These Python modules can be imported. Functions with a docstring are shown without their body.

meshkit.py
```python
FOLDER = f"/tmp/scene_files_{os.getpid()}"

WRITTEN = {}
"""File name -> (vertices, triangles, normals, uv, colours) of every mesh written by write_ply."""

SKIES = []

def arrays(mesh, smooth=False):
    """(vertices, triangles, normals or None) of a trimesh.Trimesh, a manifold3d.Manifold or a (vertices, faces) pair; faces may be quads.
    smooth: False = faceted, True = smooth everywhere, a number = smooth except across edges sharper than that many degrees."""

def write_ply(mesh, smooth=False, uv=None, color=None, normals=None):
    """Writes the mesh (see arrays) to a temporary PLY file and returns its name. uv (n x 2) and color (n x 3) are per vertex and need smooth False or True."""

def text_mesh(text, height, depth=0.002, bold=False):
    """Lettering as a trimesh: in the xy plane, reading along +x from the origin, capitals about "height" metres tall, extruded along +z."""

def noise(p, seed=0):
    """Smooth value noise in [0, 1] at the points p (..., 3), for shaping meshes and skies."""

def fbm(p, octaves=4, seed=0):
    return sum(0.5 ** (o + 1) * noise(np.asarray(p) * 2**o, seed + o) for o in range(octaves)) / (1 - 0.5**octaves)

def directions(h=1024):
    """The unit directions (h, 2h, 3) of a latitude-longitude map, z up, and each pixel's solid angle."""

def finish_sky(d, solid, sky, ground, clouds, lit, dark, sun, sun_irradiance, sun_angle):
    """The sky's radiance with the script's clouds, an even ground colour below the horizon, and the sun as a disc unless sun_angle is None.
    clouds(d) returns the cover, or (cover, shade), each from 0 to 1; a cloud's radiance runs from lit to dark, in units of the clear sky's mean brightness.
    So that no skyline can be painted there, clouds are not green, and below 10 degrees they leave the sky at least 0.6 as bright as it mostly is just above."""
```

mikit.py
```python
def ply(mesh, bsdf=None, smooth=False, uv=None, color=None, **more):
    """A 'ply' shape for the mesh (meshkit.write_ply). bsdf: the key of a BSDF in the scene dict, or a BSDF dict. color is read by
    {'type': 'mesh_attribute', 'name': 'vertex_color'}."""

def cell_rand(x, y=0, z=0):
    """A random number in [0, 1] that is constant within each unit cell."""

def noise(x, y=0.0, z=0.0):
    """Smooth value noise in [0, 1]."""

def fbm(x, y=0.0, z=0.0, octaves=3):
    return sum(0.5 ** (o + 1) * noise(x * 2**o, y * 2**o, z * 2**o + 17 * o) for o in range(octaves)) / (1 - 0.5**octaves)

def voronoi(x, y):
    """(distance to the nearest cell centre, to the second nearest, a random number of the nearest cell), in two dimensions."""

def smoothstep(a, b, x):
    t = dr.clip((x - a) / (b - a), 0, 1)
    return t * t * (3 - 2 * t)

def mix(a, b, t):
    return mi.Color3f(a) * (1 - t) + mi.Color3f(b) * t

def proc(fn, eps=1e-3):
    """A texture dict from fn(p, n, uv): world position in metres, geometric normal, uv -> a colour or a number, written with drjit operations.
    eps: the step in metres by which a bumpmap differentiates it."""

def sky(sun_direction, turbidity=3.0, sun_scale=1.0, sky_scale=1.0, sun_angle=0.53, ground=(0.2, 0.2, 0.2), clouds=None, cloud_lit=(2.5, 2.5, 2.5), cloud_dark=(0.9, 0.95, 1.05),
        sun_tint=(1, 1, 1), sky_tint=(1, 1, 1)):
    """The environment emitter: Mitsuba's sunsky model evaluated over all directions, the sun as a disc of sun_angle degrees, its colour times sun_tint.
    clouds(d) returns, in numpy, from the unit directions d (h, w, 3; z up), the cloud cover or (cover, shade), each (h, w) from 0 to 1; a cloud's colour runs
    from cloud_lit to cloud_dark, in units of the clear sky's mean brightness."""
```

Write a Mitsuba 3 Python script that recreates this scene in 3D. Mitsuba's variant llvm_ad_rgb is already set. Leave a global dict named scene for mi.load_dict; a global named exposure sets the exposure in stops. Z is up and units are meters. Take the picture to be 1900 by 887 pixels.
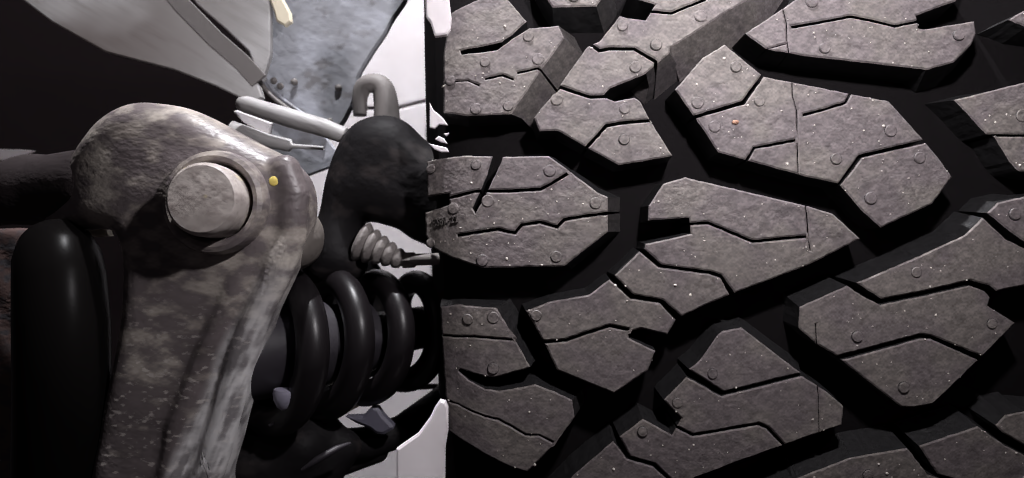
import math, random
import numpy as np, trimesh, drjit as dr, mitsuba as mi, mikit, meshkit
import manifold3d as m3
import mapbox_earcut as earcut
from shapely.geometry import Polygon, MultiPolygon, LineString, Point
from shapely.geometry.polygon import orient
from scipy.ndimage import gaussian_filter
from mikit import proc, noise, fbm, smoothstep, mix
T = mi.ScalarTransform4f
scene, labels = {}, {}
random.seed(7); rng = np.random.default_rng(7)

# ------------------------------------------------------------------ camera, light, exposure
CAM = np.array([0.0, -0.25, 0.42])          # metres; the tread face nearest the lens lies near y = 0
FPX = 1350.0                                # focal length in pixels of a 1900 pixel wide picture
HFOV = 2 * math.degrees(math.atan(950 / FPX))
scene['camera'] = {'type': 'thinlens', 'fov': HFOV, 'fov_axis': 'x', 'near_clip': 0.01, 'far_clip': 20.0,
                   'aperture_radius': 0.0011, 'focus_distance': 0.252,
                   'to_world': T().look_at(origin=CAM.tolist(), target=(CAM + [0, 1, 0]).tolist(), up=[0, 0, 1])}
exposure = 0.0
LAMP = CAM + [0.068, 0.112, 0.118]          # work lamp to the upper right of the lens
LAMP_RAD = 1060.0
LAMP2 = CAM + [-0.035, 0.225, 0.500]        # unseen fill lamp, added above the frame to light the white panel
LAMP2_RAD = 12000.0
AMBIENT = 0.018
scene['ambient'] = {'type': 'constant', 'radiance': {'type': 'rgb', 'value': [AMBIENT, AMBIENT * .85, AMBIENT * .95]}}
scene['work_lamp'] = {'type': 'sphere', 'center': LAMP.tolist(), 'radius': 0.006,
                      'emitter': {'type': 'area', 'radiance': {'type': 'rgb', 'value': [LAMP_RAD, LAMP_RAD * .955, LAMP_RAD * .985]}}}
scene['added_fill_lamp'] = {'type': 'sphere', 'center': LAMP2.tolist(), 'radius': 0.006,
                      'emitter': {'type': 'area', 'radiance': {'type': 'rgb', 'value': [LAMP2_RAD * .98, LAMP2_RAD * .97, LAMP2_RAD]}}}
labels['added_fill_lamp'] = {'label': 'unseen fill lamp added above the view to light the white panel and left side', 'category': 'lamp'}
labels['work_lamp'] = {'label': 'small bright work lamp bulb held above the camera out of view', 'category': 'lamp'}


def ray(px, py):
    return np.array([(px - 950) / FPX, 1.0, -(py - 443.5) / FPX])


def at(px, py, d):
    """The point at depth d (metres in front of the lens) along the line of sight of a photograph pixel."""
    return CAM + ray(px, py) * d


# ------------------------------------------------------------------ naming
def key_for(name, parent=None):
    k = f'{parent}__{name}' if parent else name
    if k not in scene and k not in labels and k not in used:
        used.add(k); return k
    i = 1
    while f'{k}_{i:03d}' in used or f'{k}_{i:03d}' in scene: i += 1
    used.add(f'{k}_{i:03d}'); return f'{k}_{i:03d}'


used = set()


def thing(name, label, cat, group=None, kind=None):
    k = key_for(name); labels[k] = {'label': label, 'category': cat}
    if group: labels[k]['group'] = group
    if kind: labels[k]['kind'] = kind
    return k


def add(name, mesh, bsdf, parent=None, smooth=30, label=None, **kw):
    k = key_for(name, parent)
    scene[k] = mikit.ply(mesh, bsdf, smooth=smooth, **kw)
    if label: labels[k] = {'label': label}
    return k


def solo(name, mesh, bsdf, label, cat, smooth=30, kind=None, group=None):
    k = thing(name, label, cat, group, kind)
    scene[k] = mikit.ply(mesh, bsdf, smooth=smooth)
    return k


# ------------------------------------------------------------------ the tyre's shape: a drum round an axis
R = 0.40
ROLL = math.radians(2.5)
AX = np.array([math.cos(ROLL), 0, math.sin(ROLL)])          # axle direction
E1 = np.array([0.0, -1.0, 0.0])                             # towards the lens
E2 = np.array([-math.sin(ROLL), 0, math.cos(ROLL)])         # up round the drum
ORG = np.array([0.102, R, CAM[2] + 0.012])
DEPTH = 0.0135


def prof(u):
    a = np.abs(u)
    return R - u * u / 1.9 - np.clip(a - .112, 0, .02) ** 2 / .012 * .25 - np.clip(a - .132, 0, 1) * .6


def on_tyre(px, py):
    """(u, s) of the tread face seen at a photograph pixel: u along the axle, s round the drum."""
    d = ray(px, py); lo, hi = 0.18, 0.31
    def g(t):
        q = CAM + d * t - ORG; u = q @ AX
        return np.linalg.norm(q - AX * u) - prof(u)
    for _ in range(50):
        m = (lo + hi) / 2
        if g(m) > 0: lo = m
        else: hi = m
    q = CAM + d * lo - ORG
    return np.array([q @ AX, R * math.atan2(q @ E2, q @ E1)])


def bend(P):
    """(u, s, h) -> world"""
    u, th, r = P[:, 0], P[:, 1] / R, prof(P[:, 0]) + P[:, 2]
    return ORG + u[:, None] * AX + (r * np.cos(th))[:, None] * E1 + (r * np.sin(th))[:, None] * E2


def flat(pts):
    return np.array([on_tyre(*p) for p in pts])


# ------------------------------------------------------------------ materials
def rgb(*c): return {'type': 'rgb', 'value': list(c)}


AXd, E1d = mi.ScalarVector3f(AX.tolist()), None
ORGd = mi.ScalarVector3f(ORG.tolist())


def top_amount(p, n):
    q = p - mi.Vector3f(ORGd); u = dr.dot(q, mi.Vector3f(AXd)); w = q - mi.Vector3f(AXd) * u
    return smoothstep(0.32, 0.86, dr.abs(dr.dot(mi.Vector3f(n), dr.normalize(w))))  # reaches onto sloped walls, so their lit look is painted with dust colour


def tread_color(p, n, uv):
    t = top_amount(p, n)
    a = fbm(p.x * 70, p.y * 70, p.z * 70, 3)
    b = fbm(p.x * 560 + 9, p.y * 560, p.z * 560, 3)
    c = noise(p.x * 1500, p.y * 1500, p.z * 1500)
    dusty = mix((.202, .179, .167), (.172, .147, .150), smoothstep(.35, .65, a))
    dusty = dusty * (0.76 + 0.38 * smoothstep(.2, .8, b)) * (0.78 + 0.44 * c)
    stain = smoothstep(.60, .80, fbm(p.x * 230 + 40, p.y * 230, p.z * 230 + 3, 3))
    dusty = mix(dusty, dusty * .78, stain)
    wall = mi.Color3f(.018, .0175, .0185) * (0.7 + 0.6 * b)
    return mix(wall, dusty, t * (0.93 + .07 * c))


def tread_bump(p, n, uv):
    return (fbm(p.x * 900, p.y * 900, p.z * 900, 3) * .00022 + noise(p.x * 350, p.y * 350, p.z * 350) * .00022)


def tread_rough(p, n, uv):
    return 0.40 + 0.30 * top_amount(p, n)


def bumped(inner, fn, eps=1e-4):
    return {'type': 'twosided', 'bsdf': {'type': 'bumpmap', 'arbitrary': proc(fn, eps), 'scale': 1.0, 'bsdf': inner}}


def two(inner): return {'type': 'twosided', 'bsdf': inner}


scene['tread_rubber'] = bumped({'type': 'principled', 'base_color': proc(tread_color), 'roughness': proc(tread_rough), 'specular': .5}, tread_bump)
scene['groove_rubber'] = two({'type': 'principled', 'base_color': rgb(.010, .0088, .0095), 'roughness': .85, 'specular': .04})
scene['sand'] = two({'type': 'principled', 'base_color': rgb(.62, .57, .53), 'roughness': .5})
scene['sand_orange'] = two({'type': 'principled', 'base_color': rgb(.40, .22, .15), 'roughness': .6})


def steel_color(p, n, uv):
    a = fbm(p.x * 42 + 3, p.y * 42, p.z * 34, 4)
    b = fbm(p.x * 150, p.y * 150, p.z * 230, 4)
    g = noise(p.x * 900, p.y * 900, p.z * 1500)
    ac = p.x * .917 - p.z * .4                      # across the lower limb, left to right
    al = p.x * .4 + p.z * .917
    low = smoothstep(.425, .37, p.z)
    dust = mix((.43, .39, .345), (.28, .245, .222), smoothstep(.3, .62, a)) * (.86 + .28 * g)
    grime = mix((.050, .042, .045), (.15, .125, .13), b)
    m = smoothstep(.38, .60, a * .45 + b * .55 + .07 * low)
    streak = fbm(ac * 330, p.y * 100, al * 45, 3)
    bare = smoothstep(-.2435, -.2385, ac + .006 * (a - .5)) * low
    worn = mix((.80, .79, .79), (.22, .21, .215), smoothstep(.40, .62, streak * .7 + b * .3))
    c = mix(mix(dust, grime, m * .92), worn, bare * .8)
    chip = smoothstep(.58, .78, fbm(p.x * 420 + 5, p.y * 420, p.z * 700, 4)) * low
    return mix(c, (.66, .61, .57), chip * .4)


def steel_bump(p, n, uv):
    return fbm(p.x * 110, p.y * 110, p.z * 140, 2) * .00035 + fbm(p.x * 600, p.y * 600, p.z * 900, 3) * .00022


scene['dusty_steel'] = bumped({'type': 'principled', 'base_color': proc(steel_color), 'roughness': .42, 'specular': .5}, steel_bump, 2e-4)


def soft_bump(p, n, uv):
    return fbm(p.x * 300, p.y * 300, p.z * 300, 3) * .00035


def cap_color(p, n, uv):
    b = fbm(p.x * 300, p.y * 300, p.z * 300, 3)
    c = mix((.41, .37, .345), (.30, .262, .245), smoothstep(.35, .7, b))
    y = smoothstep(.72, .8, noise(p.x * 260 + 31, p.y * 260, p.z * 300))
    return mix(c, (.5, .42, .2), y * .35)


scene['dusty_cap'] = bumped({'type': 'principled', 'base_color': proc(cap_color), 'roughness': .5}, soft_bump, 2e-4)


def black_color(p, n, uv):
    b = fbm(p.x * 130 + 7, p.y * 130, p.z * 130, 3)
    return mix((.010, .009, .010), (.030, .025, .025), smoothstep(.55, .85, b))


scene['black_rubber'] = bumped({'type': 'principled', 'base_color': proc(black_color), 'roughness': .6, 'specular': .12}, soft_bump, 2e-4)
scene['black_gloss'] = two({'type': 'principled', 'base_color': rgb(.008, .0065, .0075), 'roughness': .36, 'specular': .28})
scene['black_tube'] = two({'type': 'principled', 'base_color': rgb(.004, .0035, .0035), 'roughness': .30, 'specular': .03})


scene['limb_shade'] = bumped({'type': 'principled', 'base_color': rgb(.030, .024, .025), 'roughness': .7, 'specular': .15}, steel_bump, 2e-4)  # dark limb colour with the shadow on it painted in
scene['black_dusty'] = bumped({'type': 'principled', 'base_color': rgb(.13, .115, .105), 'roughness': .65, 'specular': .2}, soft_bump, 2e-4)


def white_color(p, n, uv):
    b = fbm(p.x * 60, p.y * 60, p.z * 60, 3)
    return mix((.80, .76, .78), (.72, .67, .68), b)


scene['white_plastic'] = two({'type': 'principled', 'base_color': proc(white_color), 'roughness': .5})


def liner_color(p, n, uv):
    a = fbm(p.x * 75, p.y * 75, p.z * 75, 4)
    b = fbm(p.x * 400, p.y * 400, p.z * 400, 3)
    c = mix((.33, .34, .38), (.24, .245, .27), smoothstep(.3, .6, a)) * (.85 + .3 * b)
    dirt_shade = smoothstep(.54, .72, fbm(p.x * 140 + 11, p.y * 140, p.z * 140, 3))
    return mix(c, (.12, .11, .11), dirt_shade * .6)


scene['grey_liner'] = bumped({'type': 'principled', 'base_color': proc(liner_color), 'roughness': .6}, soft_bump, 2e-4)


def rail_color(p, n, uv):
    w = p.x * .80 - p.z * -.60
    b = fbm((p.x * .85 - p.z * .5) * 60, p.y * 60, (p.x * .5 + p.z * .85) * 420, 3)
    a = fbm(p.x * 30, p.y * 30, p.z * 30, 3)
    dirt_shade = smoothstep(-.08, -.19, p.x + .05 * (b - .5)) * smoothstep(.2, .6, a)  # brown dirt blotches that also carry a painted fade into shadow at left
    return mix(mix((.39, .38, .38), (.26, .25, .245), smoothstep(.35, .7, b * .6 + a * .4)), (.13, .11, .105), dirt_shade)


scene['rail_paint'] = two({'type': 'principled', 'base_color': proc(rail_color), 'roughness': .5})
scene['seam_grey'] = two({'type': 'principled', 'base_color': rgb(.12, .108, .105), 'roughness': .7})
scene['rail_dark'] = two({'type': 'principled', 'base_color': rgb(.17, .155, .15), 'roughness': .6})


def rust_color(p, n, uv):
    b = fbm(p.x * 220, p.y * 220, p.z * 300, 4)
    return mix((.09, .055, .05), (.05, .045, .05), smoothstep(.4, .65, b))


scene['rust'] = bumped({'type': 'principled', 'base_color': proc(rust_color), 'roughness': .8}, steel_bump, 2e-4)
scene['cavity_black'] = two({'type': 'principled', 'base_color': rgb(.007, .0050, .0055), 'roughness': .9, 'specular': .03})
scene['pale_lavender'] = two({'type': 'principled', 'base_color': rgb(.24, .23, .29), 'roughness': .5})
scene['grey_plastic'] = two({'type': 'principled', 'base_color': rgb(.026, .023, .028), 'roughness': .45, 'specular': .35})
scene['clip_plastic'] = two({'type': 'principled', 'base_color': rgb(.12, .115, .15), 'roughness': .5})
scene['boot_rubber'] = bumped({'type': 'principled', 'base_color': rgb(.19, .172, .165), 'roughness': .55}, steel_bump, 2e-4)
scene['cream_plastic'] = two({'type': 'principled', 'base_color': rgb(.72, .65, .50), 'roughness': .5})
scene['yellow_paint'] = two({'type': 'principled', 'base_color': rgb(.75, .60, .16), 'roughness': .5})


# ------------------------------------------------------------------ mesh helpers
def ring_offset(ring, dist):
    """Moves every vertex of a closed ring outwards so that edge i (i -> i+1) shifts by dist[i]."""
    n = len(ring); e = np.roll(ring, -1, 0) - ring
    ln = np.maximum(np.linalg.norm(e, axis=1), 1e-9)
    nr = np.stack([e[:, 1], -e[:, 0]], 1) / ln[:, None]
    out = np.empty_like(ring)
    for i in range(n):
        a, b, da, db = nr[i - 1], nr[i], dist[i - 1], dist[i]
        det = a[0] * b[1] - a[1] * b[0]
        if abs(det) < .15:
            v = (a + b) / max(np.linalg.norm(a + b), 1e-6) * (da + db) / 2
        else:
            v = np.array([da * b[1] - db * a[1], a[0] * db - b[0] * da]) / det
        m = np.linalg.norm(v); lim = 2.2 * max(abs(da), abs(db), 1e-6)
        out[i] = ring[i] + (v if m <= lim else v * lim / m)
    return out


def slab(poly, h0, depth, bevel=.00035, draft=None, fine=.004, warp=None):
    """A solid from a flat polygon: bevelled top at h0, walls that spread by draft(edge midpoint, length) to the bottom."""
    solid = None
    parts = poly.geoms if hasattr(poly, 'geoms') else [poly]
    meshes = []
    for pg in parts:
        if pg.area < 2e-7: continue
        pg = orient(pg, 1.0)
        rings = []
        for r in [pg.exterior, *pg.interiors]:
            c = np.array(r.coords)[:-1]
            keep = np.linalg.norm(np.roll(c, -1, 0) - c, axis=1) > 6e-5
            c = c[keep]
            if len(c) > 2: rings.append(c)
        if not rings: continue
        top, mid, bot = [], [], []
        for c in rings:
            d = np.array([draft((c[i] + c[(i + 1) % len(c)]) / 2) if draft else 0.0 for i in range(len(c))])
            top.append(ring_offset(c, np.full(len(c), -bevel))); mid.append(c); bot.append(ring_offset(c, d))
        sizes = [len(c) for c in rings]; n = sum(sizes); ends = np.cumsum(sizes)
        tri = earcut.triangulate_float64(np.concatenate(mid), ends.astype(np.uint32)).reshape(-1, 3).astype(int)
        z = np.zeros((n, 1))
        V = np.vstack([np.hstack([np.concatenate(top), z + h0]), np.hstack([np.concatenate(mid), z + h0 - bevel * .8]), np.hstack([np.concatenate(bot), z + h0 - depth])])
        a = np.concatenate(mid)[tri]
        area = (a[:, 1, 0] - a[:, 0, 0]) * (a[:, 2, 1] - a[:, 0, 1]) - (a[:, 1, 1] - a[:, 0, 1]) * (a[:, 2, 0] - a[:, 0, 0])
        if area.sum() < 0: tri = tri[:, ::-1]
        F = [tri, tri[:, ::-1] + 2 * n]
        s = 0
        for k in sizes:
            i = s + np.arange(k); j = s + (np.arange(k) + 1) % k; s += k
            for lo, hi in ((n, 0), (2 * n, n)):
                F += [np.stack([i + lo, j + lo, j + hi], 1), np.stack([i + lo, j + hi, i + hi], 1)]
        F = np.vstack(F)
        m = m3.Manifold(m3.Mesh(vert_properties=V.astype(np.float32), tri_verts=F.astype(np.uint32)))
        if fine and m.status() == m3.Error.NoError and m.num_tri() > 0:
            q = m.refine_to_length(fine).to_mesh()
            V, F = np.array(q.vert_properties[:, :3], float), np.array(q.tri_verts, int)
        else:
            tm = trimesh.Trimesh(V, F, process=False)
            if fine: tm = tm.subdivide_to_size(fine, max_iter=8)
            V, F = np.array(tm.vertices), np.array(tm.faces)
        meshes.append((V, F))
    off, Vs, Fs = 0, [], []
    for V, F in meshes:
        Vs.append(V); Fs.append(F + off); off += len(V)
    V, F = np.vstack(Vs), np.vstack(Fs)
    return trimesh.Trimesh(warp(V) if warp else V, F, process=False)


def surface_net(fn, lo, hi, step, blur=0):
    """A mesh of fn(x, y, z) = 0 (negative inside) by naive surface nets."""
    lo, hi = np.asarray(lo, float), np.asarray(hi, float)
    n = np.ceil((hi - lo) / step).astype(int) + 1
    ax = [lo[i] + step * np.arange(n[i]) for i in range(3)]
    X, Y, Z = np.meshgrid(*ax, indexing='ij')
    D = fn(X, Y, Z)
    if blur: D = gaussian_filter(D, blur)
    for i in range(3):
        sl = [slice(None)] * 3
        for e in (0, -1):
            sl[i] = e; D[tuple(sl)] = np.maximum(D[tuple(sl)], step * .5)
    S = D < 0
    acc = np.zeros((*(n - 1), 3)); cnt = np.zeros(tuple(n - 1))
    base = np.stack(np.meshgrid(*[np.arange(k - 1) for k in n], indexing='ij'), -1).astype(float)
    c = lambda o: tuple(slice(o[i], n[i] - 1 + o[i]) for i in range(3))
    corners = [(i, j, k) for i in (0, 1) for j in (0, 1) for k in (0, 1)]
    for a in corners:
        for d in range(3):
            if a[d]: continue
            b = list(a); b[d] = 1
            va, vb = D[c(a)], D[c(b)]
            cross = (va < 0) != (vb < 0)
            t = np.where(cross, va / np.where(cross, va - vb, 1), 0)
            for q in range(3):
                acc[..., q] += np.where(cross, a[q] + (t if q == d else 0), 0)
            cnt += cross
    act = cnt > 0
    idx = -np.ones(act.shape, int); idx[act] = np.arange(act.sum())
    V = lo + step * (base[act] + acc[act] / cnt[act][:, None])
    F = []
    for d in range(3):
        e, f = (d + 1) % 3, (d + 2) % 3
        s0 = [slice(None)] * 3; s1 = [slice(None)] * 3
        s0[d] = slice(0, n[d] - 1); s1[d] = slice(1, n[d])
        A, B = S[tuple(s0)], S[tuple(s1)]
        I = np.argwhere(A != B)
        I = I[(I[:, e] > 0) & (I[:, f] > 0) & (I[:, e] < n[e] - 1) & (I[:, f] < n[f] - 1)]
        if not len(I): continue
        def g(de, df):
            J = I.copy(); J[:, e] -= de; J[:, f] -= df
            return idx[J[:, 0], J[:, 1], J[:, 2]]
        q = np.stack([g(0, 0), g(1, 0), g(1, 1), g(0, 1)], 1)
        flip = A[I[:, 0], I[:, 1], I[:, 2]]
        q[~flip] = q[~flip][:, ::-1]
        F += [q[:, [0, 1, 2]], q[:, [0, 2, 3]]]
    m = trimesh.Trimesh(V, np.vstack(F), process=False)
    if m.volume < 0: m.invert()
    trimesh.smoothing.filter_taubin(m, iterations=4)
    return m


def poly_sdf(pts, X, Z):
    P = np.asarray(pts, float); d = np.full(X.shape, 1e9); inside = np.zeros(X.shape, bool)
    for i in range(len(P)):
        a, b = P[i], P[(i + 1) % len(P)]
        e = b - a; wx, wz = X - a[0], Z - a[1]
        t = np.clip((wx * e[0] + wz * e[1]) / max(e @ e, 1e-12), 0, 1)
        d = np.minimum(d, np.hypot(wx - e[0] * t, wz - e[1] * t))
        cond = ((a[1] <= Z) & (b[1] > Z)) | ((b[1] <= Z) & (a[1] > Z))
        xx = a[0] + (Z - a[1]) / (e[1] if abs(e[1]) > 1e-12 else 1e-12) * e[0]
        inside ^= cond & (X < xx)
    return np.where(inside, -d, d)


def spline(pts, n=8, closed=True):
    """Catmull-Rom through pixel points."""
    P = np.asarray(pts, float); out = []; N = len(P)
    for i in range(N if closed else N - 1):
        if closed: a, b, c, d = P[i - 1], P[i], P[(i + 1) % N], P[(i + 2) % N]
        else: a, b, c, d = P[max(i - 1, 0)], P[i], P[i + 1], P[min(i + 2, N - 1)]
        for k in range(n):
            t = k / n
            out.append(.5 * ((2 * b) + (c - a) * t + (2 * a - 5 * b + 4 * c - d) * t * t + (3 * b - a - 3 * c + d) * t ** 3))
    if not closed: out.append(P[-1])
    return np.array(out)


def xz(pts, d):
    return np.array([at(p[0], p[1], d)[[0, 2]] for p in pts])


def capsule(X, Y, Z, a, b, ra, rb=None):
    rb = ra if rb is None else rb
    a, b = np.asarray(a, float), np.asarray(b, float); e = b - a
    t = np.clip(((X - a[0]) * e[0] + (Y - a[1]) * e[1] + (Z - a[2]) * e[2]) / (e @ e), 0, 1)
    return np.sqrt((X - a[0] - e[0] * t) ** 2 + (Y - a[1] - e[1] * t) ** 2 + (Z - a[2] - e[2] * t) ** 2) - (ra + (rb - ra) * t)


def smin(a, b, k):
    h = np.clip(.5 + .5 * (b - a) / k, 0, 1)
    return b * (1 - h) + a * h - k * h * (1 - h)


def rounded(d2, dy, r):
    """Round-edged extrusion of a flat distance d2 with |depth| distance dy."""
    a, b = d2 + r, dy + r
    return np.minimum(np.maximum(a, b), 0) + np.hypot(np.maximum(a, 0), np.maximum(b, 0)) - r


def tube(points, radius, sections=20, cap=True):
    P = np.asarray(points, float); n = len(P)
    rad = np.broadcast_to(np.asarray(radius, float), (n,))
    t = np.gradient(P, axis=0); t /= np.linalg.norm(t, axis=1, keepdims=True)
    ref = np.array([0.0, 0.0, 1.0]) if abs(t[0] @ [0, 0, 1]) < .9 else np.array([1.0, 0, 0])
    V = []; u = np.cross(ref, t[0]); u /= np.linalg.norm(u)
    ang = np.linspace(0, 2 * math.pi, sections, endpoint=False)
    for i in range(n):
        u = u - t[i] * (u @ t[i]); u /= np.linalg.norm(u); w = np.cross(t[i], u)
        V.append(P[i] + rad[i] * (np.cos(ang)[:, None] * u + np.sin(ang)[:, None] * w))
    V = np.vstack(V); F = []
    for i in range(n - 1):
        a = i * sections + np.arange(sections); b = i * sections + (np.arange(sections) + 1) % sections
        F += [np.stack([a, b, b + sections], 1), np.stack([a, b + sections, a + sections], 1)]
    if cap:
        V = np.vstack([V, P[0], P[-1]]); k = np.arange(sections); k2 = (k + 1) % sections
        F += [np.stack([k2, k, np.full(sections, len(V) - 2)], 1), np.stack([k, k2, np.full(sections, 0)], 1) * 0 + np.stack([k + (n - 1) * sections, k2 + (n - 1) * sections, np.full(sections, len(V) - 1)], 1)]
    return trimesh.Trimesh(V, np.vstack(F), process=False)


def lathe(profile, a, b, sections=48):
    """profile: (r, t) with t in metres along the line from a towards b."""
    a, b = np.asarray(a, float), np.asarray(b, float); w = (b - a) / np.linalg.norm(b - a)
    u = np.cross(w, [0, 0, 1] if abs(w[2]) < .95 else [1, 0, 0]); u /= np.linalg.norm(u); v = np.cross(w, u)
    ang = np.linspace(0, 2 * math.pi, sections, endpoint=False); V = []; F = []
    for r, t in profile: V.append(a + w * t + max(r, 1e-5) * (np.cos(ang)[:, None] * u + np.sin(ang)[:, None] * v))
    k = np.arange(sections); k2 = (k + 1) % sections
    for i in range(len(profile) - 1):
        p, q = i * sections, (i + 1) * sections
        F += [np.stack([p + k, p + k2, q + k2], 1), np.stack([p + k, q + k2, q + k], 1)]
    m = trimesh.Trimesh(np.vstack(V), np.vstack(F), process=False)
    return m


def plate(pts, d, thick, bevel=.0006, smooth_pts=False, tilt=None, fine=None):
    """A flat plate whose outline is given in pixels at depth d; tilt(x, z) adds metres of depth."""
    q = spline(pts, 5) if smooth_pts else np.asarray(pts, float)
    pg = Polygon(xz(q, d)).buffer(0)
    def warp(P):
        y = CAM[1] + d - P[:, 2]
        if tilt: y = y + tilt(P[:, 0], P[:, 1])
        return np.stack([P[:, 0], y, P[:, 1]], 1)
    return slab(pg, 0, thick, bevel, None, fine, warp)


# ------------------------------------------------------------------ THE TYRE
tyre = thing('tyre', 'large black off-road tyre with chunky dusty tread blocks and deep black grooves', 'tyre')
us = np.concatenate([np.linspace(-.129, .129, 44)])
prf = [(u, prof(u) - DEPTH + .0004) for u in us]
side = [(.1295, -.030), (.133, -.040), (.1365, -.055), (.138, -.075), (.136, -.100), (.128, -.130), (.118, -.150), (.112, -.160)]
prf = [(-u, R + h) for u, h in side[::-1]] + prf + [(u, R + h) for u, h in side]
V = []; NS = 400
for u, r in prf:
    th = np.linspace(0, 2 * math.pi, NS, endpoint=False)
    V.append(ORG + u * AX + r * (np.cos(th)[:, None] * E1 + np.sin(th)[:, None] * E2))
V = np.vstack(V); F = []
k = np.arange(NS); k2 = (k + 1) % NS
for i in range(len(prf) - 1):
    p, q = i * NS, (i + 1) * NS
    F += [np.stack([p + k, q + k, q + k2], 1), np.stack([p + k, q + k2, p + k2], 1)]
add('carcass', trimesh.Trimesh(V, np.vstack(F), process=False), 'groove_rubber', tyre, smooth=True)

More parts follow.
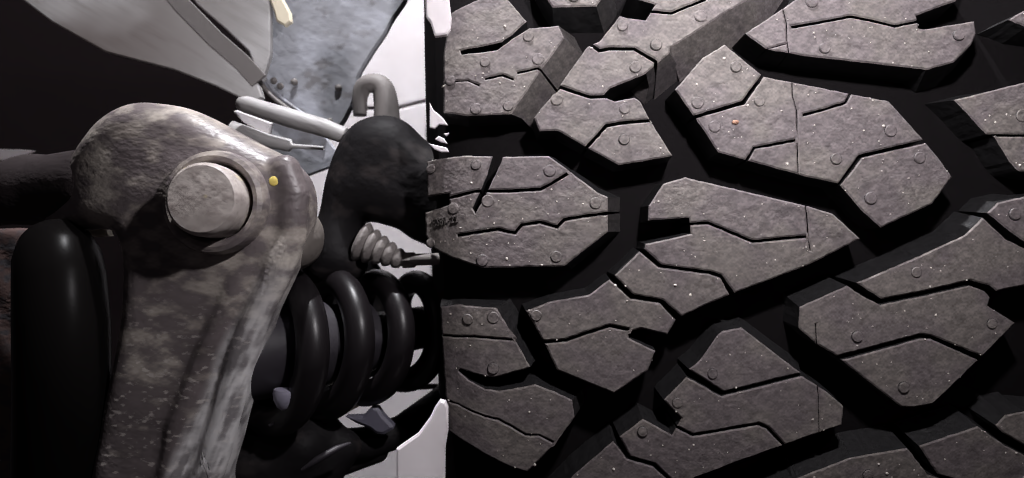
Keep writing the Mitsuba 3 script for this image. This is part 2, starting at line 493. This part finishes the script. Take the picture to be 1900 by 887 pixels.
# every block: outline of its worn face (photograph pixels), sipes (points, width in pixels), notches, wider wall drafts {edge: metres}, vent nubs
BLOCKS = [
 dict(o=[(823,98),(830,60),(837,24),(885,0),(915,-14),(944,0),(977,39),(950,64),(931,77),(916,81),(886,87),(854,93),(856,101),(890,97),(922,93),(950,72),(982,52),(1037,47),(1047,71),(1007,126),(949,211),(868,215),(823,209)],
      s=[([(818,155),(868,149),(889,158)],2.5),([(900,146),(932,139),(953,147)],4),([(960,135),(998,126),(1030,148)],4)], d={17:.007,18:.009,19:.009},
      n=[(980,68),(998,110),(883,202),(943,197),(900,116),(836,150)]),
 dict(o=[(985,-60),(1014,-4),(1025,13),(1107,11),(1135,-30),(1135,-60)], d={2:.004,3:.006}, n=[(1065,-5)]),
 dict(o=[(1113,76),(1150,29),(1166,33),(1199,37),(1216,8),(1165,-8),(1190,-50),(1420,-50),(1387,0),(1351,19),(1282,65),(1244,88),(1243,98),(1218,119),(1194,139),(1132,163),(1121,175),(1096,177),(1039,158),(1090,86)],
      s=[([(1088,76),(1112,93),(1130,90),(1177,90),(1217,114),(1218,142)],6.5),([(1208,20),(1245,24),(1270,14),(1320,-6)],5)],
      d={7:.011,8:.0105,9:.0105,10:.0105,11:.008,12:.008,13:.007}, n=[(1155,49),(1217,84),(1179,125),(1300,30)]),
 dict(o=[(1039,164),(1096,183),(1121,181),(1141,188),(1177,181),(1187,186),(1208,226),(1248,289),(1149,306),(1083,270),(1036,242),(1001,243),(991,218),(1010,194)],
      s=[([(1088,274),(1125,233),(1150,228),(1206,223)],6)], n=[(1033,185),(1159,202),(1158,259)]),
 dict(o=[(1253,166),(1304,107),(1345,82),(1413,138),(1377,187),(1287,214)], n=[(1365,125),(1294,191)]),
 dict(o=[(1291,219),(1382,193),(1418,142),(1500,158),(1579,174),(1650,188),(1714,259),(1594,287),(1556,340),(1495,327),(1411,304),(1333,282),(1307,243)],
      s=[([(1490,213),(1530,203),(1569,190),(1580,170)],4.5),([(1384,300),(1400,274),(1477,260)],4.5),([(1470,148),(1472,180),(1479,205),(1480,262),(1481,300),(1482,330)],1.6)],
      n=[(1326,235),(1409,188),(1652,243),(1551,295)]),
 dict(o=[(1560,344),(1600,292),(1719,265),(1742,293),(1767,328),(1730,378),(1635,422),(1597,388)], n=[(1706,293),(1615,368)]),
 dict(o=[(1383,62),(1455,14),(1478,-2),(1500,-50),(1790,-50),(1775,1),(1700,28),(1705,52),(1715,54),(1809,39),(1812,60),(1803,82),(1771,115),(1719,129),(1626,118),(1500,104),(1422,90)],
      s=[([(1469,50),(1520,41),(1579,30),(1620,38),(1661,48),(1704,39)],5),([(1452,12),(1460,41),(1461,73),(1465,102)],1.8),([(1462,80),(1420,91)],1.6)],
      d={11:.004,12:.005}, n=[(1530,90),(1778,66),(1506,4)]),
 dict(o=[(1771,185),(1836,169),(1900,153),(1990,135),(1990,330),(1900,318),(1889,316),(1874,300),(1846,254),(1831,249)], s=[([(1825,251),(1900,251),(2000,250)],4.5)], d={0:.003}, n=[(1896,215)]),
 dict(o=[(1231,341),(1272,329),(1500,383),(1546,397),(1596,443),(1500,492),(1363,543),(1340,510),(1319,503),(1228,491),(1196,462),(1198,453),(1282,434),(1279,404),(1203,409),(1204,382)],
      s=[([(1276,416),(1313,413),(1340,424),(1397,448),(1450,443),(1497,439)],5),([(1495,378),(1499,412),(1500,440),(1504,465)],1.8)], n=[]),
 dict(o=[(1187,467),(1222,496),(1316,509),(1337,516),(1354,547),(1318,562),(1265,587),(1230,556),(1175,546),(1141,511)], n=[]),
 dict(o=[(976,577),(1020,560),(1093,547),(1131,519),(1170,555),(1224,563),(1254,594),(1238,621),(1189,609),(1167,616),(1166,627),(1216,652),(1202,687),(1140,730),(1034,687),(1009,634)],
      s=[([(1000,636),(1050,632),(1090,618),(1132,605),(1168,613)],6)], n=[(995,585)]),
 dict(o=[(792,299),(858,289),(940,291),(1018,289),(1061,321),(1108,356),(1128,366),(1128,430),(1047,494),(895,497),(834,476),(804,460),(790,436),(789,395),(834,380),(834,358),(793,365)],
      s=[([(830,368),(881,355),(945,354),(1003,351),(1022,341),(1055,321)],5.5),([(849,437),(924,425),(940,429),(956,432),(968,417),(1002,412),(1034,421),(1047,407),(1090,400),(1150,393)],5.5)],
      p=[[(917,280),(934,280),(931,298),(901,362),(882,396),(877,386),(902,330)]], d={4:.0035,5:.0035,6:.0062,7:.0040,3:.003},
      n=[(799,314),(883,306),(1020,317),(905,373),(841,387),(1105,377),(895,483),(1032,476),(799,451)]),
 dict(o=[(817,569),(850,565),(921,571),(952,623),(984,682),(950,692),(918,701),(890,696),(853,684),(850,688),(870,706),(900,722),(927,726),(965,720),(993,714),(1030,728),(1062,743),(1066,775),(1035,818),(979,876),(944,865),(878,829),(832,798),(824,700)],
      s=[([(810,621),(880,625),(955,631)],3.5),([(826,742),(850,750),(874,763),(900,773),(925,779),(950,792),(976,808),(1000,808),(1028,822)],3.6)], d={2:.005,3:.004,16:.005,17:.004}, n=[(915,683),(915,589),(868,592)]),
 dict(o=[(1279,686),(1300,668),(1334,620),(1341,615),(1376,608),(1486,692),(1343,727)], n=[(1322,693)], d={4:.003}),
 dict(o=[(1274,700),(1339,736),(1489,698),(1535,728),(1566,755),(1562,789),(1500,810),(1380,853),(1290,887),(1262,905),(1216,860),(1169,847),(1150,811),(1193,778),(1247,808),(1265,777),(1232,743)],
      s=[([(1250,790),(1286,808),(1345,798),(1408,787),(1424,794),(1460,832)],5.5),([(1518,715),(1520,760),(1521,812)],1.4)], n=[(1257,747),(1192,800)]),
 dict(o=[(1138,819),(1163,852),(1212,867),(1240,892),(1200,950),(1000,950),(1067,880)], n=[]),
 dict(o=[(1590,525),(1700,478),(1791,436),(1824,404),(1866,443),(1905,463),(1990,485),(1990,515),(1900,530),(1850,540),(1838,530),(1800,520),(1716,540),(1636,555)], d={0:.0022,1:.0026,2:.0034}, n=[(1700,505)]),
 dict(o=[(1484,570),(1572,530),(1600,549),(1634,566),(1716,549),(1800,530),(1829,541),(1838,552),(1834,568),(1884,600),(1824,661),(1727,622),(1707,620),(1553,661),(1515,638),(1482,608)], d={0:.003},
      s=[([(1514,602),(1516,640)],2)], n=[(1590,624),(1840,600)]),
 dict(o=[(1562,669),(1707,629),(1728,629),(1816,669),(1731,750),(1695,756),(1672,755)], n=[(1676,718)]),
 dict(o=[(1833,395),(1852,376),(1900,365),(1990,350),(1990,480),(1900,447),(1875,430)], d={0:.0025,1:.0025}, n=[(1882,397)]),
 dict(o=[(1706,828),(1760,810),(1815,792),(1865,827),(1900,845),(1990,870),(1990,960),(1800,960),(1790,895),(1740,880)], d={0:.0035,1:.0035}, n=[]),
 dict(o=[(1480,888),(1578,850),(1684,832),(1722,881),(1790,905),(1790,960),(1380,960),(1420,915)], d={0:.0025,1:.003}, n=[(1610,880)]),
 dict(o=[(1866,771),(1905,763),(1990,770),(1990,862),(1900,826),(1862,804),(1848,790)], d={0:.0025,6:.0025}, n=[]),
 dict(o=[(1872,36),(1900,20),(1990,-30),(1990,60),(1905,50)], d={0:.002}, n=[]),
]
PX = 0.25 / FPX
tops = []


def nub_mesh(u, s, rad, tall=.0007):
    pr = [(rad * 1.0, -.0006), (rad, tall * .55), (rad * .86, tall), (rad * .4, tall * 1.05), (0, tall * 1.05)]
    m = lathe(pr, [0, 0, 0], [0, 0, 1], 20); v = np.array(m.vertices) + [u, s, 0]
    return trimesh.Trimesh(bend(v), m.faces, process=False)


def roughen(g):
    """Small chips and waviness along the moulded edges."""
    def ring(c):
        q = np.array(LineString(c).segmentize(.0016).coords)[:-1]
        return q + rng.normal(0, .000055, q.shape)
    out = []
    for p in (g.geoms if hasattr(g, 'geoms') else [g]):
        if p.area > 2e-7: out.append(Polygon(ring(p.exterior.coords), [ring(r.coords) for r in p.interiors]))
    return out[0] if len(out) == 1 else MultiPolygon(out)


for B in BLOCKS:
    o = flat(B['o']); edges = [LineString([o[i], o[(i + 1) % len(o)]]) for i in range(len(o))]
    pg = Polygon(o).buffer(0)
    cut = pg
    for pts, w in B.get('s', ()):
        cut = cut.difference(LineString(flat(pts)).buffer(w * PX / 2, cap_style=2, join_style=2))
    for pts in B.get('p', ()):
        cut = cut.difference(Polygon(flat(pts)))
    dd = B.get('d', {})
    def draft(mid, edges=edges, dd=dd):
        q = Point(mid); best = min(range(len(edges)), key=lambda i: edges[i].distance(q))
        return dd.get(best, .0007) if edges[best].distance(q) < 2.2e-4 else 0.0
    cut = roughen(cut)
    m = slab(cut, 0, DEPTH, .00055, draft, .0035, bend)
    bk = add('tread_block', m, 'tread_rubber', tyre, smooth=False)
    for p in B['n']:
        u, s = on_tyre(*p)
        add('vent_nub', nub_mesh(u, s, .0021 * random.uniform(.88, 1.08), random.uniform(.0005, .0009)), 'tread_rubber', bk, smooth=30)
    tops.append(cut)

# raised mould number on the left block
tx = meshkit.text_mesh('5357-21', 15 * PX, depth=.0013)
v = np.array(tx.vertices); v[:, 0] *= 52 * PX / (v[:, 0].max() - v[:, 0].min())
o0, o1 = on_tyre(804, 421), on_tyre(856, 411); dv = (o1 - o0) / np.linalg.norm(o1 - o0)
uv2 = o0 + v[:, :1] * dv + v[:, 1:2] * np.array([-dv[1], dv[0]])
add('mould_number', trimesh.Trimesh(bend(np.hstack([uv2, v[:, 2:3] - .0001])), tx.faces, process=False), 'tread_rubber', tyre + '__tread_block_012', smooth=False)

# loose sand grains on the tread faces
gr, ico = [], trimesh.creation.icosphere(subdivisions=1)
for pg in tops:
    x0, y0, x1, y1 = pg.bounds
    for _ in range(int(pg.area * 26000) + 2):
        u, s = rng.uniform(x0, x1), rng.uniform(y0, y1)
        if not pg.contains(Point(u, s)): continue
        r = rng.choice([.00018, .00025, .00034, .0005], p=[.4, .35, .18, .07])
        vv = ico.vertices * r * rng.uniform(.6, 1.3, 3) * rng.uniform(.8, 1.15, (len(ico.vertices), 1)) + [u, s, r * .4]
        gr.append(trimesh.Trimesh(bend(vv), ico.faces, process=False))
solo('sand_grains', trimesh.util.concatenate(gr), 'sand', 'tiny pale sand grains sprinkled over the tyre tread blocks', 'sand', smooth=False, kind='stuff')
u, s = on_tyre(1364, 227)
vv = trimesh.creation.icosphere(subdivisions=2).vertices * [.0012, .0008, .0006] * rng.uniform(.85, 1.1, (162, 1)) + [u, s, .0003]
solo('grit_stone', trimesh.Trimesh(bend(vv), trimesh.creation.icosphere(subdivisions=2).faces, process=False), 'sand_orange', 'small orange grit stone lying on a tread block near the top middle', 'stone', smooth=40)

# ------------------------------------------------------------------ THE CONTROL ARM with its bush and bolt cap
DA = .245
arm_o = spline([(-40,322),(40,300),(100,250),(150,212),(205,188),(258,182),(330,194),(400,226),(470,262),(528,296),(560,338),(566,395),(550,455),(522,525),(488,600),(462,680),(432,790),(402,900),(385,960),(150,960),(150,887),(165,800),(188,690),(205,600),(207,480),(196,440),(170,425),(110,424),(50,428),(-40,432)], 5)
AO = xz(arm_o, DA)
yf = CAM[1] + DA
ridge1 = [at(p[0], p[1], DA + .0012) for p in [(500,350),(478,450),(430,560),(372,690),(330,800),(305,960)]]


ridge2 = [at(p[0], p[1], DA + .0010) for p in [(530,315),(546,360),(540,440),(508,522),(470,600),(440,690),(414,790),(382,900),(368,960)]]


def arm_fn(X, Y, Z):
    d2 = poly_sdf(AO, X[:, 0, :], Z[:, 0, :])[:, None, :]
    px = (X - CAM[0]) / DA * FPX + 950; py = 443.5 - (Z - CAM[2]) / DA * FPX
    bow = .006 * np.exp(-(((px - 390) / 130) ** 2 + ((py - 380) / 130) ** 2))        # boss round the bolt
    lean = .034 * np.clip((260 - px) / 300, 0, 1) ** 2 * np.clip((640 - py) / 250, 0, 1)
    y0 = yf + .012 - bow + lean
    d = rounded(d2, np.abs(Y - y0) - .012, .009)
    for rg, r in ((ridge1, .0040), (ridge2, .0050)):
        rb = 1e9
        for a, b in zip(rg, rg[1:]): rb = np.minimum(rb, capsule(X, Y, Z, a, b, r))
        d = smin(d, rb, .0025)
    d = d + .00022 * np.sin(X * 120 + 2 * np.sin(Z * 90)) * np.sin(Z * 140 + 1.3 + 2 * np.sin(X * 70))
    return d


lo = [AO[:, 0].min() - .004, yf - .012, AO[:, 1].min() - .003]; hi = [AO[:, 0].max() + .004, yf + .088, AO[:, 1].max() + .004]
arm = thing('control_arm', 'dusty grey cast suspension arm with a large round bolt cap, lower limb running down', 'suspension arm')
add('arm_body', surface_net(arm_fn, lo, hi, .0009), 'dusty_steel', arm, smooth=True)
ca, cb = at(404, 376, DA - .004), at(366, 367, DA - .019)
add('bush_ring', lathe([(.0172, -.006), (.0172, .002), (.0165, .0042), (.0150, .0050), (.0136, .0046), (.0128, .0030), (.0122, -.002)], ca, cb), 'dusty_steel', arm, smooth=35)
add('bolt_cap', lathe([(.0119, -.004), (.0119, .0095), (.0116, .0114), (.0106, .0125), (.006, .0128), (0, .0129)], ca, cb), 'dusty_cap', arm, smooth=35, label='round tan bolt cap with a flat worn face')
for (x, y, rx, ry) in ((508, 336, 9, 9), (430, 432, 22, 5)):
    c = at(x, y, DA - .0035); w = np.array([rx, 8, ry]) / FPX * DA
    add('paint_mark', trimesh.Trimesh(trimesh.creation.icosphere(subdivisions=2).vertices * [w[0], .0004, w[2]] + c, trimesh.creation.icosphere(subdivisions=2).faces), 'yellow_paint', arm, smooth=True)
def limb_fn(X, Y, Z):
    return smin(capsule(X, Y, Z, at(190, 345, .268), at(60, 352, .285), .0145, .0125), capsule(X, Y, Z, at(60, 352, .285), at(-120, 378, .300), .0125, .0125), .006)
l0, l1 = at(-130, 480, .30), at(270, 250, .26)
add('side_limb', surface_net(limb_fn, [l0[0], CAM[1] + .245, l0[2] - .004], [l1[0], CAM[1] + .325, l1[2] + .004], .0014, 1), 'limb_shade', arm, smooth=True, label='limb of the arm running to the left edge, its shadow put into the dark colour')
# rubber bush knob behind the arm's right edge
def knob_fn(X, Y, Z):
    return capsule(X, Y, Z, at(536, 440, .264), at(541, 445, .290), .0125)
p = at(535, 430, .272)
add('bush', surface_net(knob_fn, p - [.017, .036, .018], p + [.017, .036, .018], .0012), 'black_dusty', arm, smooth=True, label='rounded brown bush end at the right edge of the arm')

# ------------------------------------------------------------------ THE BLACK KNUCKLE behind the arm
DK = .285
kn_o = spline([(560,530),(540,470),(575,400),(588,330),(612,262),(648,216),(700,203),(745,214),(775,246),(810,268),(850,284),(850,470),(800,462),(770,450),(742,440),(738,426),(700,416),(660,404),(652,418),(664,470),(668,500),(640,530)], 4)
KO = xz(kn_o, DK)


def knuckle_fn(X, Y, Z):
    d2 = poly_sdf(KO, X[:, 0, :], Z[:, 0, :])[:, None, :]
    px = (X - CAM[0]) / DK * FPX + 950; py = 443.5 - (Z - CAM[2]) / DK * FPX
    return rounded(d2, np.abs(Y - (CAM[1] + DK + .016)) - .016, .013)


knuckle = solo('steering_knuckle', surface_net(knuckle_fn, [KO[:, 0].min() - .003, CAM[1] + DK - .004, KO[:, 1].min() - .003], [KO[:, 0].max() + .003, CAM[1] + DK + .04, KO[:, 1].max() + .003], .0013, 2.2),
     'black_rubber', 'black domed steering knuckle between the grey arm and the tyre', 'steering knuckle', smooth=True)

# ------------------------------------------------------------------ COIL SPRING and damper
A, Bp = at(440, 662, .265), at(792, 606, .325)
w = (Bp - A); L = np.linalg.norm(w); w /= L
u1 = np.cross(w, [0, 0, 1]); u1 /= np.linalg.norm(u1); v1 = np.cross(u1, w)
turns = 4.3; n = 420
t = np.linspace(0, 1, n); rc = .0262 - .0062 * t ** 1.3
ph = 2 * math.pi * turns * t + 1.2
coil = A + w * (L * t)[:, None] + rc[:, None] * (np.cos(ph)[:, None] * u1 + np.sin(ph)[:, None] * v1)
solo('gap_plate', plate([(440,520),(560,490),(690,480),(735,540),(760,600),(748,672),(690,700),(640,730),(600,770),(440,820)], .338, .004, .0012), 'black_rubber',
     'dark plate added behind the coil spring to close the pale gaps', 'bracket')  # added dark plate, keeps the gaps between the coils dark
solo('coil_spring', tube(coil, .0062 - .0012 * t, 20), 'black_gloss', 'glossy black coil spring lying below the knuckle and left of the tyre', 'coil spring', smooth=True)
damper = thing('shock_absorber', 'dark grey shock absorber cylinder seen inside the black coil spring', 'shock absorber')
add('damper_body', lathe([(0, -.01), (.0165, -.01), (.0170, -.008), (.0170, .034), (.0150, .036), (.0148, .054), (.0095, .050), (.0093, L), (0, L)], A, Bp), 'grey_plastic', damper, smooth=35)
add('end_cap', lathe([(0, 0), (.0040, .0002), (.0043, .0015), (.0038, .0040), (.0024, .0064), (.0010, .0074), (0, .0076)], at(530, 722, .258), at(526, 760, .258)), 'pale_lavender', damper, smooth=40, label='pale lavender cap below the spring')

# ------------------------------------------------------------------ lower mount, and solid dark shapes standing for shadows below the spring
def lower_fn(X, Y, Z):
    d = capsule(X, Y, Z, at(380, 900, .285), at(500, 830, .29), .018, .015)
    d = smin(d, capsule(X, Y, Z, at(500, 830, .29), at(590, 800, .29), .014, .009), .008)
    d = smin(d, capsule(X, Y, Z, at(590, 870, .29), at(640, 830, .29), .011, .007), .006)
    d = smin(d, capsule(X, Y, Z, at(500, 905, .285), at(560, 830, .28), .012, .008), .006)
    d = smin(d, capsule(X, Y, Z, at(470, 860, .282), at(462, 640, .30), .009, .008), .008)
    return d
lo = at(330, 960, .30); hi = at(700, 610, .30)
seat = thing('lower_spring_seat', 'dark lumpy lower spring seat at the bottom beside the arm', 'spring seat')
add('seat_body', surface_net(lower_fn, [lo[0], CAM[1] + .255, lo[2]], [hi[0], CAM[1] + .325, hi[2]], .0013, 1.2), 'black_rubber', seat, smooth=True)
add('weld_rib', tube([at(560, 872, .262), at(590, 852, .262), at(625, 832, .266), at(650, 822, .270)], [.0006, .0013, .0012, .0005], 12), 'grey_plastic', seat, smooth=True)
add('weld_rib', tube([at(500, 790, .262), at(528, 770, .262), at(536, 735, .262), at(543, 700, .262)], [.0006, .0012, .0010, .0005], 12), 'grey_plastic', seat, smooth=True)


def shadow_strip_fn(X, Y, Z):  # solid dark bar in place of a shadow cast on the white panel
    pts = [at(850, 722, .335), at(800, 760, .325), at(745, 800, .315), at(680, 822, .308), at(590, 830, .302)]
    d = 1e9
    for i, (a, b) in enumerate(zip(pts, pts[1:])): d = np.minimum(d, capsule(X, Y, Z, a, b, .0068))
    return d
lo, hi = at(560, 880, .31), at(880, 690, .335)
shadow_key = solo('shadow_strip', surface_net(shadow_strip_fn, [lo[0], CAM[1] + .285, lo[2]], [hi[0], CAM[1] + .35, hi[2]], .0012), 'black_rubber', 'curved dark bar standing for a shadow cast on the white panel', 'shadow shape', smooth=True)


solo('plastic_clip', plate([(640,774),(672,773),(690,755),(701,757),(710,771),(730,792),(729,797),(712,807),(698,806),(685,796),(660,786)], .294, .005, .0012), 'clip_plastic', 'small grey lavender plastic clip at the lower right of the spring', 'clip')


def shadow_tongue_fn(X, Y, Z):  # solid dark tongue in place of a cast shadow
    return capsule(X, Y, Z, at(640, 850, .312), at(700, 838, .312), .0070, .0048)
c = at(670, 848, .312)
solo('shadow_tongue', surface_net(shadow_tongue_fn, c - [.03, .012, .014], c + [.03, .012, .014], .001), 'black_rubber', 'rounded dark shape standing for a cast shadow on the white panel at the bottom', 'rubber stop', smooth=True)
solo('brake_pipe', tube([at(680, 735, .330), at(730, 720, .332), at(800, 717, .334), at(850, 720, .336)], .0013, 14), 'rail_dark', 'thin grey pipe running to the tyre below the spring', 'pipe', smooth=True)
solo('brass_strap', tube([at(620, 775, .300), at(645, 757, .302), at(690, 735, .304)], [.0013, .0018, .0012], 12), 'cream_plastic', 'thin tan strap under the middle of the spring', 'strap', smooth=True)

# ------------------------------------------------------------------ tie rod with bellows
ta, tb = at(664, 446, .292), at(835, 508, .292)
tie = thing('tie_rod', 'grey tie rod with a ribbed rubber bellows right of the knuckle', 'tie rod')
pr = [(0, 0)]; Lb = .0195
for i in range(5):
    t0 = i * Lb / 5; r = .0082 - .0010 * i
    pr += [(r * .80, t0), (r, t0 + Lb / 16), (r * 1.02, t0 + Lb / 11), (r * .98, t0 + Lb / 8), (r * .82, t0 + Lb / 5.3)]
pr += [(.0036, Lb), (0, Lb + .0002)]
te = ta + np.array([.020, 0, -.0090])
add('bellows', lathe(pr, ta, te), 'boot_rubber', tie, smooth=50)
e0, e1 = at(735, 483, .292), at(832, 480, .286)
add('rod', tube([at(715, 474, .292), e0, e1], .0024, 18), 'boot_rubber', tie, smooth=35)
add('lock_nut', lathe([(0, 0), (.0034, 0), (.0036, .0004), (.0036, .0036), (.0034, .004), (0, .004)], at(750, 483, .292), e1, 6), 'boot_rubber', tie, smooth=False)

# ------------------------------------------------------------------ white panel behind, in three pieces
DW = .50
wp = [(640,-60),(800,-60),(800,0),(805,60),(804,110),(800,190),(797,205),(780,225),(760,222),(640,260)]
panel = thing('inner_fender', 'bright white plastic inner fender standing behind the spring and left of the tyre', 'fender')
add('panel_sheet', plate([(560,196),(728,201),(797,184),(802,100),(806,66),(800,-80),(560,-80)], DW, .006, .0012), 'white_plastic', panel)
add('panel_sheet', plate([(560,200),(729,205),(797,188),(797,210),(790,240),(790,270),(800,290),(800,590),(797,600),(640,760),(560,760)], DW + .001, .006, .0012), 'white_plastic', panel)
add('panel_sheet', plate([(560,764),(640,764),(800,604),(845,640),(832,735),(826,744),(830,757),(830,800),(824,830),(822,960),(560,960)], DW + .001, .006, .0016), 'white_plastic', panel)
add('fender_lip', plate([(786,-90),(826,-90),(834,8),(837,30),(835,52),(828,63),(806,66),(798,40),(790,30)], .250, .003, .0006), 'white_plastic', panel)
add('fender_lip', plate([(797,190),(804,204),(812,210),(822,219),(831,232),(815,230),(806,238),(797,236)], .262, .002, .0003), 'white_plastic', panel)
for pts in ([(807,258),(814,252),(824,257),(830,266),(818,263)], [(823,248),(833,246),(828,252)], [(795,266),(812,270),(829,274),(833,282),(819,282),(806,277)]):
    add('fender_lip', plate(pts, .262, .002, .0003), 'white_plastic', panel)
add('fender_lip', plate([(735,834),(775,806),(797,776),(807,755),(816,743),(826,745),(831,757),(831,800),(826,830),(824,960),(735,960)], .266, .003, .0008), 'white_plastic', panel)
# ------------------------------------------------------------------ grey splash shield with a hooked rim
DL = .332
sh = spline([(485,-40),(468,30),(458,75),(466,120),(492,165),(540,205),(598,238),(628,236),(648,205),(660,172),(665,140),(690,95),(722,40),(740,-40)], 6)
shield = thing('splash_shield', 'dirty blue grey metal splash shield with dark stains at the top', 'splash shield')
add('shield_plate', plate(sh, DL, .004, .0010, fine=.006, tilt=lambda x, z: 1.2 * (x - at(600, 0, DL)[0]) ** 2 * 3), 'grey_liner', shield)
rim = spline([(470,20),(459,78),(468,124),(496,170),(545,210),(604,243)], 8, closed=False)
add('shield_rim', tube([at(*q, DL - .004) for q in rim], .0011, 12), 'rail_dark', shield, smooth=True)
rim2 = spline([(478,120),(505,165),(550,203),(600,233)], 8, closed=False)
add('shield_rim', tube([at(*q, DL - .0035) for q in rim2], .0008, 12), 'grey_liner', shield, smooth=True)
for q in ((480,128),(508,150),(520,160),(546,152),(628,163),(612,225)):
    add('rivet', lathe([(.0016, 0), (.0016, .0006), (.0010, .0012), (0, .0013)], at(*q, DL), at(q[0], q[1], DL - .02), 16), 'rail_dark', shield, smooth=40)
solo('cream_tag', plate([(492,-20),(515,-20),(538,22),(540,40),(528,48),(512,38),(508,22)], DL - .012, .003, .0008), 'cream_plastic', 'cream plastic tag hanging over the splash shield at the top', 'tag')
hook = spline([(668,215),(668,180),(676,160),(695,155),(710,165),(716,190),(718,225)], 8, closed=False)
solo('lifting_eye', tube([at(*q, .326) for q in hook], .0030 + .0030 * np.linspace(0, 1, len(hook)), 16), 'rail_dark', 'grey bent hook ring rising above the black knuckle', 'hook', smooth=True)

# ------------------------------------------------------------------ frame rail
DR = .318
rail = thing('frame_rail', 'pale grey frame rail crossing the upper left corner diagonally', 'frame rail')
rt = lambda x, z: .10 * (x - at(480, 0, DR)[0])
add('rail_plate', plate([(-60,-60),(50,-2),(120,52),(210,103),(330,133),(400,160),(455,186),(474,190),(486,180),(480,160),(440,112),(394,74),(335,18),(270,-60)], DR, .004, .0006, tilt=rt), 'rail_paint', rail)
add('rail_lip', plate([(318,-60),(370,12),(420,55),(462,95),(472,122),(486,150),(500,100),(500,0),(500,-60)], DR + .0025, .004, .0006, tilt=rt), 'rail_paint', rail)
sl = LineString([(285,-60),(345,15),(400,72),(450,116),(480,150)]).buffer(16, cap_style=2)
add('rail_seam', plate(list(sl.exterior.coords)[:-1], DR - .0003, .0012, .0002, tilt=rt), 'seam_grey', rail)
rod = thing('drag_link', 'dusty grey steel rod slanting below the frame rail to the knuckle', 'rod')
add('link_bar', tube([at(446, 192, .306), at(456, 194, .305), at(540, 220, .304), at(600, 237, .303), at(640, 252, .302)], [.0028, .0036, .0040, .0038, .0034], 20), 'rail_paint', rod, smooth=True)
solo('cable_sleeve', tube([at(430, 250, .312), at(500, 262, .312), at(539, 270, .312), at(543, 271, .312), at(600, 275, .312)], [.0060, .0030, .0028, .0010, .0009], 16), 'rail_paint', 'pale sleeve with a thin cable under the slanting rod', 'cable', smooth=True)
solo('bracket_tab', plate([(432,206),(440,204),(505,228),(500,250),(488,252),(470,238),(450,226)], .314, .002), 'white_plastic', 'bright flat bracket tab between the slanting rod and the arm', 'bracket')
solo('hose_bracket', plate([(480,222),(600,248),(640,300),(560,330),(470,280)], .330, .003), 'grey_liner', 'grey bracket plate below the slanting rod', 'bracket')

# ------------------------------------------------------------------ left edge: black tube, rusty crossmember, dark wheel arch
solo('air_hose', tube([at(92, 470, .262), at(100, 462, .262), at(105, 468, .258), at(108, 480, .255), at(112, 520, .253), at(116, 600, .250), at(117, 690, .249), at(116, 780, .250), at(112, 880, .254), at(106, 1000, .262)], [.004, .010, .0125, .0137, .0143, .0147, .0147, .0147, .0147, .0147], 40), 'black_tube', 'glossy black tube standing at the lower left', 'tube', smooth=50)
def cross_fn(X, Y, Z):
    c0, c1 = at(-120, 470, .31), at(70, 1000, .33)
    bx = np.maximum(np.abs(X - at(-30, 0, .31)[0]) - .020, np.maximum(np.abs(Z - at(0, 720, .31)[2]) - .066, np.abs(Y - (CAM[1] + .325)) - .012)) 
    return bx - .002 + .0006 * np.sin(X * 300 + Z * 110) * np.sin(Z * 130 + 1)
c = at(-30, 720, .31)
solo('crossmember', surface_net(cross_fn, [c[0] - .026, CAM[1] + .305, c[2] - .072], [c[0] + .026, CAM[1] + .345, c[2] + .072], .0018), 'rust', 'rusty brown crossmember behind the black tube at the left edge', 'crossmember', smooth=True)
solo('white_scrap', plate([(-30,276),(40,277),(62,279),(30,296),(-30,298)], .33, .002), 'white_plastic', 'small pale sliver of bodywork at the left edge above the arm limb', 'bracket')
solo('cream_block', plate([(150,432),(172,408),(192,412),(200,438),(176,440)], .275, .004), 'cream_plastic', 'small cream block in the corner between tube and arm', 'block')
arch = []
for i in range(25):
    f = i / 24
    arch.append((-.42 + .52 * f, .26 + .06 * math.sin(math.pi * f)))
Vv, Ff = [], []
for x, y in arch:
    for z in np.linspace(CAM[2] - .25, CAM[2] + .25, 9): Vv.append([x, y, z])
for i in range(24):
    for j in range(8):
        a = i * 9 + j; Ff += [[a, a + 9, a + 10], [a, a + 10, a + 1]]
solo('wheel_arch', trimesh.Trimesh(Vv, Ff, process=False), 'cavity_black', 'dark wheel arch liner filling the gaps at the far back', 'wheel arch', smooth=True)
